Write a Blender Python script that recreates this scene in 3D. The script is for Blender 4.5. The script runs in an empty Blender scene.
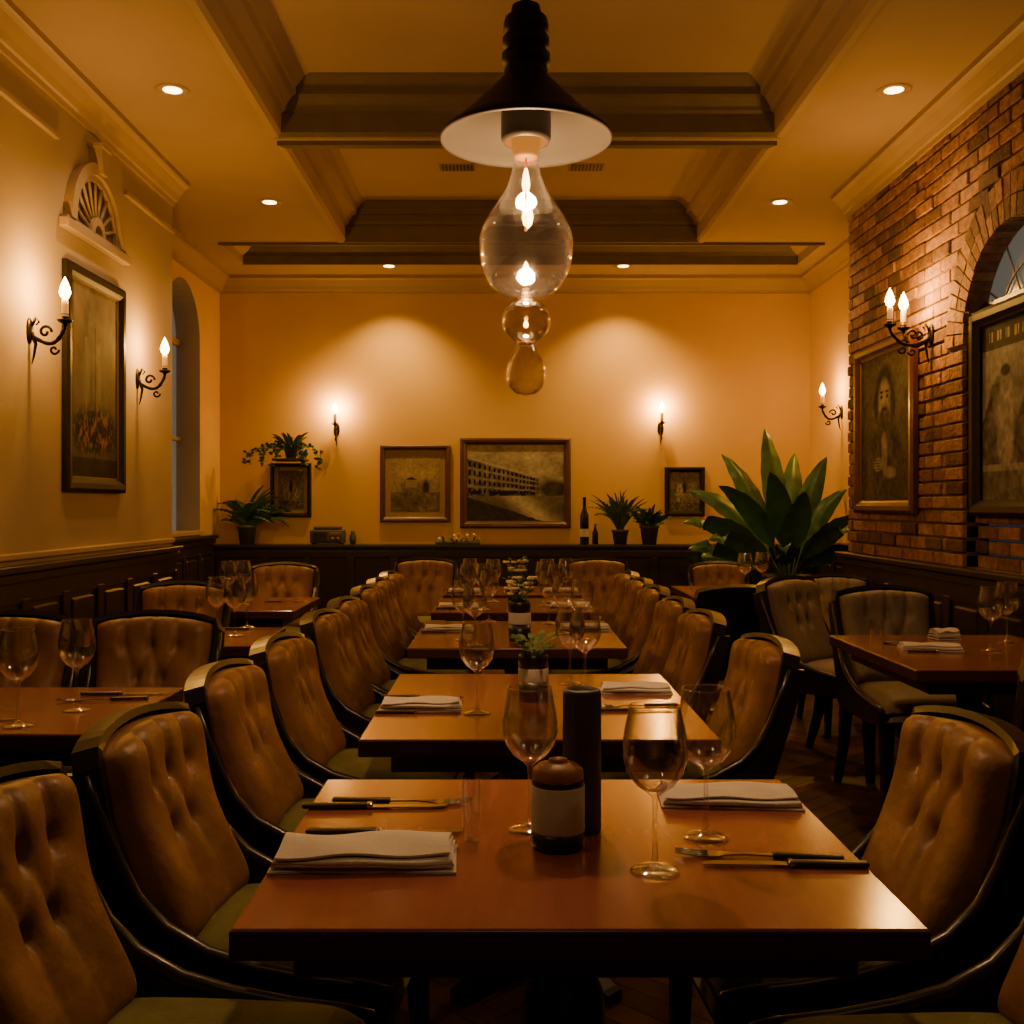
import bpy, bmesh, math, random
import numpy as np
from mathutils import Vector, Matrix
random.seed(7)
F=1050.0; CX=505.0; CY=505.0; CH=1.3
def X(px,d): return (px-CX)*d/F
def Z(py,d): return CH-(py-CY)*d/F
def D(py,z=0.75): return (CH-z)*F/(py-CY)
scene=bpy.context.scene
COL=scene.collection
# ------------------------------------------------------------ materials
def mat(name,col,rough=0.5,metal=0.0,var=0.0,vscale=8.0,bump=0.0,bscale=60.0,coat=0.0,emit=None,estr=0.0,spec=0.5,attr=None,sheen=0.0,stretch=(1,1,1)):
    m=bpy.data.materials.new(name); m.use_nodes=True
    nt=m.node_tree; p=nt.nodes["Principled BSDF"]
    p.inputs["Base Color"].default_value=(*col,1); p.inputs["Roughness"].default_value=rough
    p.inputs["Metallic"].default_value=metal; p.inputs["Coat Weight"].default_value=coat
    p.inputs["Coat Roughness"].default_value=0.15
    p.inputs["Specular IOR Level"].default_value=spec
    if sheen: p.inputs["Sheen Weight"].default_value=sheen
    if emit: p.inputs["Emission Color"].default_value=(*emit,1); p.inputs["Emission Strength"].default_value=estr
    tc=nt.nodes.new("ShaderNodeTexCoord"); mp=nt.nodes.new("ShaderNodeMapping")
    nt.links.new(tc.outputs["Object"],mp.inputs[0]); mp.inputs["Scale"].default_value=stretch
    src=None
    if attr:
        a=nt.nodes.new("ShaderNodeAttribute"); a.attribute_name=attr; src=a.outputs["Color"]
    if var>0:
        n=nt.nodes.new("ShaderNodeTexNoise"); n.inputs["Scale"].default_value=vscale; n.inputs["Detail"].default_value=5
        nt.links.new(mp.outputs[0],n.inputs["Vector"])
        r=nt.nodes.new("ShaderNodeMapRange"); r.inputs[1].default_value=0.25; r.inputs[2].default_value=0.75
        r.inputs[3].default_value=1-var; r.inputs[4].default_value=1+var
        nt.links.new(n.outputs["Fac"],r.inputs[0])
        mx=nt.nodes.new("ShaderNodeVectorMath"); mx.operation='MULTIPLY'
        if src: nt.links.new(src,mx.inputs[0])
        else: mx.inputs[0].default_value=col
        nt.links.new(r.outputs[0],mx.inputs[1]); src=mx.outputs[0]
    if src: nt.links.new(src,p.inputs["Base Color"])
    if bump>0:
        n2=nt.nodes.new("ShaderNodeTexNoise"); n2.inputs["Scale"].default_value=bscale; n2.inputs["Detail"].default_value=4
        nt.links.new(mp.outputs[0],n2.inputs["Vector"])
        b=nt.nodes.new("ShaderNodeBump"); b.inputs["Strength"].default_value=bump; b.inputs["Distance"].default_value=0.01
        nt.links.new(n2.outputs["Fac"],b.inputs["Height"]); nt.links.new(b.outputs[0],p.inputs["Normal"])
    return m
def mat_glass(name,tint=(0.96,0.97,0.98),lo=0.03,blend=0.35,pwv=1.6,hi=0.9):
    m=bpy.data.materials.new(name); m.use_nodes=True; nt=m.node_tree; nt.nodes.clear()
    o=nt.nodes.new("ShaderNodeOutputMaterial"); t=nt.nodes.new("ShaderNodeBsdfTransparent"); g=nt.nodes.new("ShaderNodeBsdfGlossy")
    t.inputs[0].default_value=(*tint,1); g.inputs["Roughness"].default_value=0.06; g.inputs[0].default_value=(1,1,1,1)
    lw=nt.nodes.new("ShaderNodeLayerWeight"); lw.inputs["Blend"].default_value=blend
    mr=nt.nodes.new("ShaderNodeMapRange"); mr.inputs[3].default_value=lo; mr.inputs[4].default_value=hi
    pw=nt.nodes.new("ShaderNodeMath"); pw.operation='POWER'; pw.inputs[1].default_value=pwv
    nt.links.new(lw.outputs["Facing"],pw.inputs[0]); nt.links.new(pw.outputs[0],mr.inputs[0])
    mx=nt.nodes.new("ShaderNodeMixShader"); nt.links.new(mr.outputs[0],mx.inputs[0]); nt.links.new(t.outputs[0],mx.inputs[1]); nt.links.new(g.outputs[0],mx.inputs[2])
    nt.links.new(mx.outputs[0],o.inputs[0]); return m
def mat_flame(name,col,s):
    m=bpy.data.materials.new(name); m.use_nodes=True; nt=m.node_tree; nt.nodes.clear()
    o=nt.nodes.new("ShaderNodeOutputMaterial"); t=nt.nodes.new("ShaderNodeBsdfTransparent"); e=nt.nodes.new("ShaderNodeEmission")
    e.inputs[0].default_value=(*col,1); e.inputs[1].default_value=s
    a=nt.nodes.new("ShaderNodeAddShader"); nt.links.new(t.outputs[0],a.inputs[0]); nt.links.new(e.outputs[0],a.inputs[1]); nt.links.new(a.outputs[0],o.inputs[0])
    return m
M={}
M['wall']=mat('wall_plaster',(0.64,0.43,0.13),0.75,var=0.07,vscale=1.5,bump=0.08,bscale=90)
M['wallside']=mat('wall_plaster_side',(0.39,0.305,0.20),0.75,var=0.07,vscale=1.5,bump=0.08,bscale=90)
M['cream']=mat('cream_paint',(0.38,0.28,0.18),0.5,var=0.04)
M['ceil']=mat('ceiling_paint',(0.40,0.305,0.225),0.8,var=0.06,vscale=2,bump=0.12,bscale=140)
M['beam']=mat('beam_shade_fan_taupe',(0.13,0.10,0.075),0.6,var=0.1)  # shade painted into the coffer cross faces; also the fan's backing colour
M['dark']=mat('dark_stained_wood',(0.022,0.014,0.010),0.38,var=0.35,vscale=6,stretch=(1,1,6))
M['frame']=mat('dark_chair_wood',(0.014,0.010,0.009),0.33,var=0.3,vscale=10,coat=0.1)
M['ebony']=mat('ebony_picture_frame',(0.014,0.010,0.008),0.5,var=0.3,vscale=10,spec=0.25)
M['leather']=mat('tan_leather',(0.215,0.104,0.046),0.48,var=0.34,vscale=9,bump=0.3,bscale=30,spec=0.4)
M['grey']=mat('taupe_upholstery',(0.20,0.150,0.105),0.6,var=0.18,vscale=9,bump=0.2,bscale=70)
M['olive']=mat('olive_seat_fabric',(0.125,0.115,0.018),0.8,var=0.25,vscale=14,bump=0.25,bscale=160,sheen=0.15)
M['table']=mat('reddish_table_wood',(0.26,0.078,0.058),0.18,var=0.12,vscale=5,stretch=(8,1,1),bump=0.02,coat=0.5)
M['edge']=mat('table_edge_wood',(0.06,0.020,0.013),0.35,var=0.2)
M['iron']=mat('wrought_iron',(0.015,0.011,0.009),0.4,metal=0.7)
M['steel']=mat('cutlery_steel',(0.46,0.44,0.42),0.2,metal=1.0)
M['handle']=mat('dark_knife_handle',(0.03,0.024,0.02),0.35)
M['napkin']=mat('linen_napkin',(0.60,0.54,0.49),0.85,var=0.06,bump=0.2,bscale=160)
M['candle']=mat('candle_wax',(0.75,0.50,0.24),0.5,emit=(1,0.42,0.09),estr=0.6)
M['flame']=mat_flame('candle_flame',(1,0.56,0.16),18)
M['bulb']=mat_flame('filament_glow',(1,0.42,0.09),16)
M['lens']=mat('downlight_lens',(1,0.9,0.7),0.5,emit=(1,0.64,0.29),estr=14)
M['glass']=mat_glass('clear_glass',(0.985,0.985,0.985),0.075,0.5,1.6)
M['lampglass']=mat_glass('lamp_glass',(0.985,0.97,0.95),0.06,0.5,2.0,0.85)
M['shade']=mat('shade_enamel_dark',(0.035,0.028,0.022),0.45,metal=0.2)
M['shadein']=mat('shade_enamel_inside',(0.034,0.028,0.022),0.55,spec=0.15)
M['brass']=mat('brass',(0.55,0.30,0.10),0.3,metal=1.0)
M['amber']=mat('amber_collar',(0.04,0.014,0.003),0.6,emit=(1,0.33,0.04),estr=0.6,spec=0.05)
M['black']=mat('black_ceramic',(0.012,0.011,0.010),0.35)
M['pep']=mat('dark_canister',(0.045,0.034,0.026),0.5)
M['label']=mat('paper_label',(0.52,0.48,0.42),0.7,var=0.06,vscale=30)
M['cork']=mat('wooden_lid',(0.30,0.125,0.04),0.5,var=0.25,vscale=20)
M['leaf']=mat('leaf_green',(0.038,0.120,0.024),0.38,var=0.4,vscale=7)
M['leafd']=mat('leaf_dark',(0.08,0.14,0.03),0.5,var=0.4,vscale=15)
M['flower']=mat('cream_petals',(0.70,0.62,0.36),0.7)
M['pink']=mat('pink_petals',(0.5,0.16,0.10),0.7)
M['pot']=mat('grey_pot',(0.07,0.075,0.08),0.6)
M['bottle']=mat('dark_bottle_glass',(0.012,0.012,0.008),0.08,coat=0.5)
M['brick']=mat('red_brick',(0.3,0.12,0.06),0.85,var=0.45,vscale=22,bump=0.9,bscale=50,attr='Col')
M['mortar']=mat('brick_mortar',(0.13,0.09,0.06),0.95,var=0.2,bump=0.5,bscale=80)
M['plank']=mat('oak_floor',(0.1,0.05,0.03),0.42,var=0.25,vscale=12,attr='Col')
M['sub']=mat('subfloor',(0.012,0.007,0.005),0.7)
M['paint']=mat('painting_canvas',(0.3,0.2,0.1),0.8,attr='Col',bump=0.1,bscale=200,spec=0.12)
M['matb']=mat('picture_mat',(0.30,0.22,0.12),0.8)
M['redfr']=mat('mahogany_frame',(0.07,0.020,0.011),0.4,coat=0.1,var=0.3)
M['gilt']=mat('gilt_fillet',(0.26,0.16,0.06),0.5,metal=0.8)
M['pane']=mat('dusk_window_glass',(0.16,0.17,0.16),0.2,emit=(0.45,0.50,0.42),estr=0.16)
M['vent']=mat('vent_metal',(0.25,0.17,0.10),0.6)
# ------------------------------------------------------------ builder
class B:
    def __init__(s): s.V=[];s.F=[];s.M=[];s.S=[];s.mats=[];s.C=None
    def mi(s,k):
        if k not in s.mats: s.mats.append(k)
        return s.mats.index(k)
    def add(s,V,Fs,k,sm=False,mtx=None):
        o=len(s.V); 
        for v in V:
            v=Vector(v)
            if mtx is not None: v=mtx@v
            s.V.append(tuple(v))
        i=s.mi(k)
        for f in Fs: s.F.append(tuple(a+o for a in f)); s.M.append(i); s.S.append(sm)
    def box(s,x0,x1,y0,y1,z0,z1,k,bev=0.0,mtx=None,seg=2,sm=None):
        if bev<=0:
            V=[(x0,y0,z0),(x1,y0,z0),(x1,y1,z0),(x0,y1,z0),(x0,y0,z1),(x1,y0,z1),(x1,y1,z1),(x0,y1,z1)]
            s.add(V,[(3,2,1,0),(4,5,6,7),(0,1,5,4),(1,2,6,5),(2,3,7,6),(3,0,4,7)],k,False,mtx); return
        bm=bmesh.new(); bmesh.ops.create_cube(bm,size=1)
        for v in bm.verts: v.co=Vector(((x0+x1)/2+v.co.x*(x1-x0),(y0+y1)/2+v.co.y*(y1-y0),(z0+z1)/2+v.co.z*(z1-z0)))
        bmesh.ops.bevel(bm,geom=bm.edges[:],offset=bev,segments=seg,profile=0.5,affect='EDGES')
        bm.verts.ensure_lookup_table(); bm.verts.index_update()
        s.add([v.co[:] for v in bm.verts],[[v.index for v in f.verts] for f in bm.faces],k,(seg>2) if sm is None else sm,mtx); bm.free()
    def lathe(s,prof,k,c=(0,0,0),seg=28,sm=True,mtx=None,capb=True,capt=True):
        V=[];Fs=[];n=len(prof)
        for r,z in prof:
            for j in range(seg):
                a=2*math.pi*j/seg; V.append((c[0]+r*math.cos(a),c[1]+r*math.sin(a),c[2]+z))
        for i in range(n-1):
            for j in range(seg):
                j2=(j+1)%seg; Fs.append((i*seg+j,i*seg+j2,(i+1)*seg+j2,(i+1)*seg+j))
        if capb and prof[0][0]>1e-4: Fs.append(tuple(range(seg-1,-1,-1)))
        if capt and prof[-1][0]>1e-4: Fs.append(tuple((n-1)*seg+j for j in range(seg)))
        s.add(V,Fs,k,sm,mtx)
    def tube(s,pts,r,k,seg=8,sm=True,mtx=None):
        pts=[Vector(p) for p in pts]; n=len(pts); rs=r if isinstance(r,(list,tuple)) else [r]*n
        V=[];Fs=[];up=Vector((0,0,1)); t0=(pts[1]-pts[0]).normalized()
        if abs(t0.dot(up))>0.9: up=Vector((1,0,0))
        nx=t0.cross(up).normalized()
        for i in range(n):
            t=(pts[min(i+1,n-1)]-pts[max(i-1,0)]).normalized()
            nx=(nx-t*nx.dot(t)).normalized(); ny=t.cross(nx)
            for j in range(seg):
                a=2*math.pi*j/seg; V.append(pts[i]+(nx*math.cos(a)+ny*math.sin(a))*rs[i])
        for i in range(n-1):
            for j in range(seg):
                j2=(j+1)%seg; Fs.append((i*seg+j,i*seg+j2,(i+1)*seg+j2,(i+1)*seg+j))
        Fs.append(tuple(range(seg-1,-1,-1))); Fs.append(tuple((n-1)*seg+j for j in range(seg)))
        s.add(V,Fs,k,sm,mtx)
    def sphere(s,c,r,k,seg=12,sz=1.0):
        n=seg//2
        s.lathe([(max(r*math.sin(math.pi*i/n),1e-5),-r*sz*math.cos(math.pi*i/n)) for i in range(n+1)],k,c,seg)
    def grid(s,fn,nu,nv,k,sm=True,mtx=None,close=False):
        V=[fn(i/nu,j/nv) for i in range(nu+1) for j in range(nv+1)]
        Fs=[(i*(nv+1)+j,(i+1)*(nv+1)+j,(i+1)*(nv+1)+j+1,i*(nv+1)+j+1) for i in range(nu) for j in range(nv)]
        s.add(V,Fs,k,sm,mtx)
    def prism(s,poly,k,axis,a0,a1,sm=False,mtx=None):
        n=len(poly)
        def P(p,a):
            return (p[0],a,p[1]) if axis=='y' else ((a,p[0],p[1]) if axis=='x' else (p[0],p[1],a))
        V=[P(p,a0) for p in poly]+[P(p,a1) for p in poly]
        Fs=[tuple(range(n)),tuple(range(2*n-1,n-1,-1))]+[(i,i+n,(i+1)%n+n,(i+1)%n) for i in range(n)]
        s.add(V,Fs,k,sm,mtx)
    def mesh(s,name,fix=True):
        me=bpy.data.meshes.new(name); me.from_pydata(s.V,[],s.F)
        for k in s.mats: me.materials.append(M[k])
        me.polygons.foreach_set('material_index',s.M); me.polygons.foreach_set('use_smooth',s.S)
        if fix:
            bm=bmesh.new(); bm.from_mesh(me); bmesh.ops.recalc_face_normals(bm,faces=bm.faces[:]); bm.to_mesh(me); bm.free()
        me.update(); return me
    def obj(s,name,loc=(0,0,0),rz=0,sc=1,fix=True):
        return place(s.mesh(name,fix),name,loc,rz,sc)
def place(me,name,loc=(0,0,0),rz=0,sc=1):
    o=bpy.data.objects.new(name,me); COL.objects.link(o); o.location=loc; o.rotation_euler=(0,0,rz)
    o.scale=(sc,sc,sc) if not isinstance(sc,tuple) else sc
    return o
def light(kind,name,loc,energy,col,radius=0.03,parent=None,spot=None,blend=0.6,rot=(0,0,0)):
    l=bpy.data.lights.new(name,kind); l.energy=energy; l.color=col; l.shadow_soft_size=radius
    if kind=='SPOT': l.spot_size=math.radians(spot); l.spot_blend=blend
    o=bpy.data.objects.new(name,l); COL.objects.link(o); o.location=loc; o.rotation_euler=rot
    if parent: o.parent=parent
    return o
# ------------------------------------------------------------ room
XL=-2.13; XLB=-2.58; XR=2.287; XRB=2.76; YB=9.5; YF=-2.6; YCL=6.72; YCR=7.0; ZC=3.36
def arch_pts(yc,r,zs,n=20): return [(yc+r*math.cos(math.pi*i/n),zs+r*math.sin(math.pi*i/n)) for i in range(n+1)]
def arch_wall(b,x,y0,y1,z0,z1,yc,r,zb,zs,k,depth,kr,kp=None,n=20):
    q=lambda a,c,d,e,kk=k: b.add([(x,a,d),(x,c,d),(x,c,e),(x,a,e)],[(0,1,2,3)],kk)
    q(y0,yc-r,z0,z1); q(yc+r,y1,z0,z1); q(yc-r,yc+r,z0,zb)
    A=arch_pts(yc,r,zs,n)
    for i in range(n):
        (ya,za),(yb,zb2)=A[i],A[i+1]
        b.add([(x,ya,za),(x,yb,zb2),(x,yb,z1),(x,ya,z1)],[(0,1,2,3)],k)
    out=[(yc+r,zb)]+A+[(yc-r,zb)]
    for i in range(len(out)):
        a=out[i];c=out[(i+1)%len(out)]
        b.add([(x,a[0],a[1]),(x,c[0],c[1]),(x+depth,c[0],c[1]),(x+depth,a[0],a[1])],[(0,1,2,3)],kr)
    if kp: b.add([(x+depth,p[0],p[1]) for p in out],[tuple(range(len(out)))],kp)
# left wall
b=B()
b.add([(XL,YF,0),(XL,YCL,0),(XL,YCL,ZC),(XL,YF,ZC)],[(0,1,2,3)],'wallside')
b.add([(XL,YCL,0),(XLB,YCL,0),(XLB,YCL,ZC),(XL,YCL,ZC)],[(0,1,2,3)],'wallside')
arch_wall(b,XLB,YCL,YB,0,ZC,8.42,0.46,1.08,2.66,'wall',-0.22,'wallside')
b.obj('wall_left',fix=False)
b=B()
A=[(8.42+0.46,1.08)]+arch_pts(8.42,0.46,2.66)+[(8.42-0.46,1.08)]
b.add([(XLB-0.2,p[0],p[1]) for p in A],[tuple(range(len(A)))],'pane')
b.box(XLB-0.2,XLB-0.16,8.40,8.44,1.08,3.11,'cream'); b.box(XLB-0.2,XLB-0.16,7.96,8.88,2.64,2.69,'cream'); b.box(XLB-0.2,XLB-0.16,7.96,8.88,1.84,1.87,'cream')
b.box(XLB-0.2,XLB+0.03,7.94,8.90,1.05,1.085,'cream',0.005)
b.obj('window_1',fix=False)
# back / front walls
b=B(); b.add([(XLB,YB,0),(XRB,YB,0),(XRB,YB,ZC),(XLB,YB,ZC)],[(0,1,2,3)],'wall'); b.obj('wall_back',fix=False)
b=B(); b.add([(XLB,YF,0),(XRB,YF,0),(XRB,YF,ZC),(XLB,YF,ZC)],[(0,1,2,3)],'wallside'); b.obj('wall_front',fix=False)
# right wall : brick
AYC,ARO,ARI,AZS,AZB=4.73,0.70,0.50,2.10,0.99
ND=0.11
b=B(); xm=XR+0.014
arch_wall(b,xm,YF,YCR,0,ZC,AYC,ARI,AZB,AZS,'mortar',ND,'mortar')
b.add([(xm,YCR,0),(XRB,YCR,0),(XRB,YCR,ZC),(xm,YCR,ZC)],[(0,1,2,3)],'mortar')
b.add([(XRB,YCR,0),(XRB,YB,0),(XRB,YB,ZC),(XRB,YCR,ZC)],[(0,1,2,3)],'wall')
nbase=len(b.V)
bl,bh,g=0.205,0.061,0.012; cols=[]
def brickcol():
    t=random.random(); c=np.array([0.20,0.095,0.048])*(1-t)+np.array([0.36,0.195,0.105])*t
    if random.random()<0.22: c=c*0.45
    return c
def brick(y0,y1,z0,z1,xback=xm+0.005,xf=None):
    if y1-y0<0.025: return
    xf=(XR+random.uniform(-0.006,0.006)) if xf is None else xf
    b.box(xf,xback,y0,y1,z0,z1,'brick',0.004,seg=1)
    c=brickcol(); cols.extend([c]*(len(b.V)-nbase-len(cols)))
row=0; z=0.99
while z<ZC-0.02:
    z1=min(z+bh,ZC); y=1.5-(0.108 if row%2 else 0)
    zm=(z+z1)/2
    hw=ARO+0.0 if zm<AZS else (math.sqrt(ARO**2-(zm-AZS)**2) if zm-AZS<ARO else 0)
    while y<YCR:
        y0=y;y1=min(y+bl,YCR)
        if hw>0:
            lo,hi=AYC-hw-g,AYC+hw+g
            if y0<lo: brick(y0,min(y1,lo),z,z1)
            if y1>hi: brick(max(y0,hi),y1,z,z1)
        else: brick(y0,y1,z,z1)
        y+=bl+g
    if zm<AZS:
        brick(AYC-ARO,AYC-ARI,z,z1,xf=XR-0.01,xback=XR+ND); brick(AYC+ARI,AYC+ARO,z,z1,xf=XR-0.01,xback=XR+ND)
    if z<2.12:
        y=AYC-ARI+ (0 if row%2 else -0.1)
        while y<AYC+ARI:
            brick(max(y,AYC-ARI),min(y+bl,AYC+ARI),z,z1,xback=XR+ND,xf=XR+0.055); y+=bl+g
    z+=bh+g; row+=1
nv=30
for ring,(ra,rb) in enumerate([(ARI,ARI+0.093),(ARI+0.103,ARO)]):
    for i in range(nv):
        a0=math.pi*(i+0.07)/nv;a1=math.pi*(i+0.93)/nv; xf=XR-0.012+random.uniform(-0.004,0.004); xb=XR+ND if ring==0 else xm+0.01
        P=[(AYC+r*math.cos(a),AZS+r*math.sin(a)) for r,a in ((ra-0.004,a0),(rb,a0),(rb,a1),(ra-0.004,a1))]
        b.add([(xf,*p) for p in P]+[(xb,*p) for p in P],[(0,1,2,3),(7,6,5,4),(0,4,5,1),(1,5,6,2),(2,6,7,3),(3,7,4,0)],'brick')
        c=brickcol(); cols.extend([c]*(len(b.V)-nbase-len(cols)))
me=b.mesh('wall_right',False)
ca=me.color_attributes.new('Col','FLOAT_COLOR','POINT')
arr=np.ones((len(me.vertices),4),dtype=np.float32); arr[:,:3]=(0.2,0.1,0.05); arr[nbase:,:3]=np.array(cols)
ca.data.foreach_set('color',arr.ravel()); place(me,'wall_right')
b=B(); A=arch_pts(AYC,ARI,AZS+0.02)
b.add([(XR+ND-0.01,p[0],p[1]) for p in A],[tuple(range(len(A)))],'pane')
b.box(XR+0.065,XR+ND,AYC-ARI,AYC+ARI,AZS+0.15,AZS+0.19,'dark',0.006)
for i in range(1,6):
    a=math.pi*i/6; b.tube([(XR+ND-0.02,AYC+0.12*math.cos(a),AZS+0.12*math.sin(a)),(XR+ND-0.02,AYC+ARI*math.cos(a),AZS+ARI*math.sin(a))],0.005,'cream',6)
for r in (0.12,0.32): b.tube([(XR+ND-0.02,p[0],p[1]) for p in arch_pts(AYC,r,AZS)],0.005,'cream',6)
b.obj('window_2',fix=False)
# ceiling soffit + coffers
b=B(); xa,xb=-1.23,1.48
coffers=[(xa,xb,-0.9,2.35,0),(xa,xb,2.72,5.77,0),(xa,xb,6.0,8.1,0),(-2.22,2.48,8.27,8.9,1)]
def q(x0,x1,y0,y1,z=ZC): b.add([(x0,y0,z),(x1,y0,z),(x1,y1,z),(x0,y1,z)],[(0,1,2,3)],'ceil')
yprev=YF
for (x0,x1,y0,y1,t) in coffers:
    q(XLB,XRB,yprev,y0); q(XLB,x0,y0,y1); q(x1,XRB,y0,y1); yprev=y1
    prof=[(-0.06,ZC),(-0.06,ZC-0.025),(-0.02,ZC-0.03),(0,ZC-0.012),(0,ZC+0.09),(0.025,ZC+0.10),(0.03,ZC+0.12),(0.07,ZC+0.155),(0.10,ZC+0.16),(0.10,ZC+0.20),(0.12,ZC+0.21),(0.16,ZC+0.235),(0.19,ZC+0.24)]
    if t==1: prof=[(-0.03,ZC),(-0.03,ZC-0.02),(0,ZC-0.02),(0,ZC+0.05),(0.05,ZC+0.08),(0.10,ZC+0.12)]
    for (i0,z0),(i1,z1) in zip(prof[:-1],prof[1:]):
        R0=[(x0+i0,y0+i0,z0),(x1-i0,y0+i0,z0),(x1-i0,y1-i0,z0),(x0+i0,y1-i0,z0)]
        R1=[(x0+i1,y0+i1,z1),(x1-i1,y0+i1,z1),(x1-i1,y1-i1,z1),(x0+i1,y1-i1,z1)]
        for e in range(4):
            e2=(e+1)%4; b.add([R0[e],R0[e2],R1[e2],R1[e]],[(0,1,2,3)],'beam' if e in (0,2) else 'ceil')  # cross faces get a darker ceiling tone as painted shade
    i,zt=prof[-1]; b.add([(x0+i,y0+i,zt),(x1-i,y0+i,zt),(x1-i,y1-i,zt),(x0+i,y1-i,zt)],[(0,1,2,3)],'ceil')
q(XLB,XRB,yprev,YB)
b.obj('ceiling',fix=False)
def crown(name,p0,p1,nrm,k='cream',h=0.15):
    prof=[(0,-h),(0.015,-h),(0.02,-h+0.025),(0.035,-h+0.03),(0.05,-h+0.06),(0.085,-0.045),(0.10,-0.035),(0.115,-0.03),(0.115,0)]
    b=B(); p0=Vector(p0);p1=Vector(p1);n=Vector(nrm); V=[];Fs=[]
    for o,z in prof:
        V.append(p0+n*o+Vector((0,0,ZC+z))); V.append(p1+n*o+Vector((0,0,ZC+z)))
    for i in range(len(prof)-1): Fs.append((2*i,2*i+1,2*i+3,2*i+2))
    b.add(V,Fs,k); return b.obj(name,fix=False)
crown('trim_1',(XL,YF,0),(XL,YCL,0),(1,0,0)); crown('trim_2',(XLB,YCL,0),(XLB,YB,0),(1,0,0))
crown('trim_3',(XR,YF,0),(XR,YCR,0),(-1,0,0)); crown('trim_4',(XRB,YCR,0),(XRB,YB,0),(-1,0,0))
crown('trim_5',(XLB,YB,0),(XRB,YB,0),(0,-1,0),'cream')
b=B()
for (y0,y1) in ((YF,4.98),(5.86,YCL)): b.box(XL-0.01,XL+0.022,y0,y1,3.03,3.06,'cream',0.006)
b.box(XL-0.01,XL+0.02,YF,YCL,1.06,1.09,'cream',0.006)
b.obj('trim_6')
def wainscot(name,x,y0,y1,ztop,s):
    b=B(); a=lambda p,q_: (min(p,q_),max(p,q_))
    def bx(t0,t1,ya,yb,za,zb,bev=0.004):
        c=a(x+s*t0,x+s*t1); b.box(c[0],c[1],ya,yb,za,zb,'dark',bev,seg=1)
    bx(0.0,0.02,y0,y1,0,ztop-0.03,0); bx(0.0,0.075,y0,y1,ztop-0.03,ztop); bx(0,0.05,y0,y1,ztop-0.075,ztop-0.035); bx(0,0.03,y0,y1,ztop-0.17,ztop-0.07)
    bx(0,0.04,y0,y1,0,0.14)
    n=max(1,round((y1-y0)/0.42)); w=(y1-y0)/n
    for i in range(n+1): 
        yy=y0+i*w; bx(0,0.035,max(y0,yy-0.04),min(y1,yy+0.04),0.12,ztop-0.15)
    bx(0,0.035,y0,y1,0.55,0.63)
    for i in range(n):
        bx(0,0.03,y0+i*w+0.075,y0+(i+1)*w-0.075,0.66,ztop-0.19,0.012); bx(0,0.03,y0+i*w+0.075,y0+(i+1)*w-0.075,0.17,0.52,0.012)
    return b.obj(name)
wainscot('trim_7',XL,YF,YCL+0.0,1.04,1); wainscot('trim_8',XLB,YCL+0.0,9.19,1.04,1)
wainscot('trim_9',XR-0.015,YF,YCR+0.0,0.99,-1); wainscot('trim_10',XRB,YCR+0.0,9.19,0.99,-1)
b=B(); b.box(XLB,XRB,9.22,YB,0,0.92,'dark'); b.box(XLB,XRB,9.19,YB,0.92,0.95,'dark',0.006); b.box(XLB,XRB,9.2,9.23,0.84,0.90,'dark',0.006)
for i in range(14):
    xx=XLB+0.05+i*0.38; b.box(xx,min(xx+0.07,XRB),9.195,9.225,0.12,0.84,'dark',0.004)
b.box(XLB,XRB,9.195,9.225,0,0.14,'dark',0.004)
b.obj('wall_ledge')
# floor herringbone
b=B(); W=0.085; n=5; cols=[]
b.add([(XLB,YF,-0.01),(XRB,YF,-0.01),(XRB,YB,-0.01),(XLB,YB,-0.01)],[(0,1,2,3)],'sub'); nb=4
c45=math.cos(math.pi/4); gg=0.02
def plank(u0,v0,u1,v1):
    P=[]
    for (u,v) in ((u0+gg,v0+gg),(u1-gg,v0+gg),(u1-gg,v1-gg),(u0+gg,v1-gg)):
        u*=W;v*=W; P.append(((u-v)*c45,(u+v)*c45+3.4,0))
    if all(XLB<p[0]<XRB and YF<p[1]<YB for p in P):
        b.add(P,[(0,1,2,3)],'plank'); c=np.array([0.12,0.052,0.030])*random.uniform(0.5,1.35); cols.extend([c]*4)
for v in range(-80,80):
    for k in range(-12,13):
        s0=v+2*n*k
        if abs(s0)<90: plank(s0,v,s0+n,v+1); 
        x_=v; y_=x_-2*n+1+2*n*k
        if abs(y_)<90: plank(x_,y_,x_+1,y_+n)
me=b.mesh('floor',False); ca=me.color_attributes.new('Col','FLOAT_COLOR','POINT')
arr=np.ones((len(me.vertices),4),dtype=np.float32)*0.02; arr[nb:,:3]=np.array(cols); ca.data.foreach_set('color',arr.ravel()); place(me,'floor')
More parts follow.
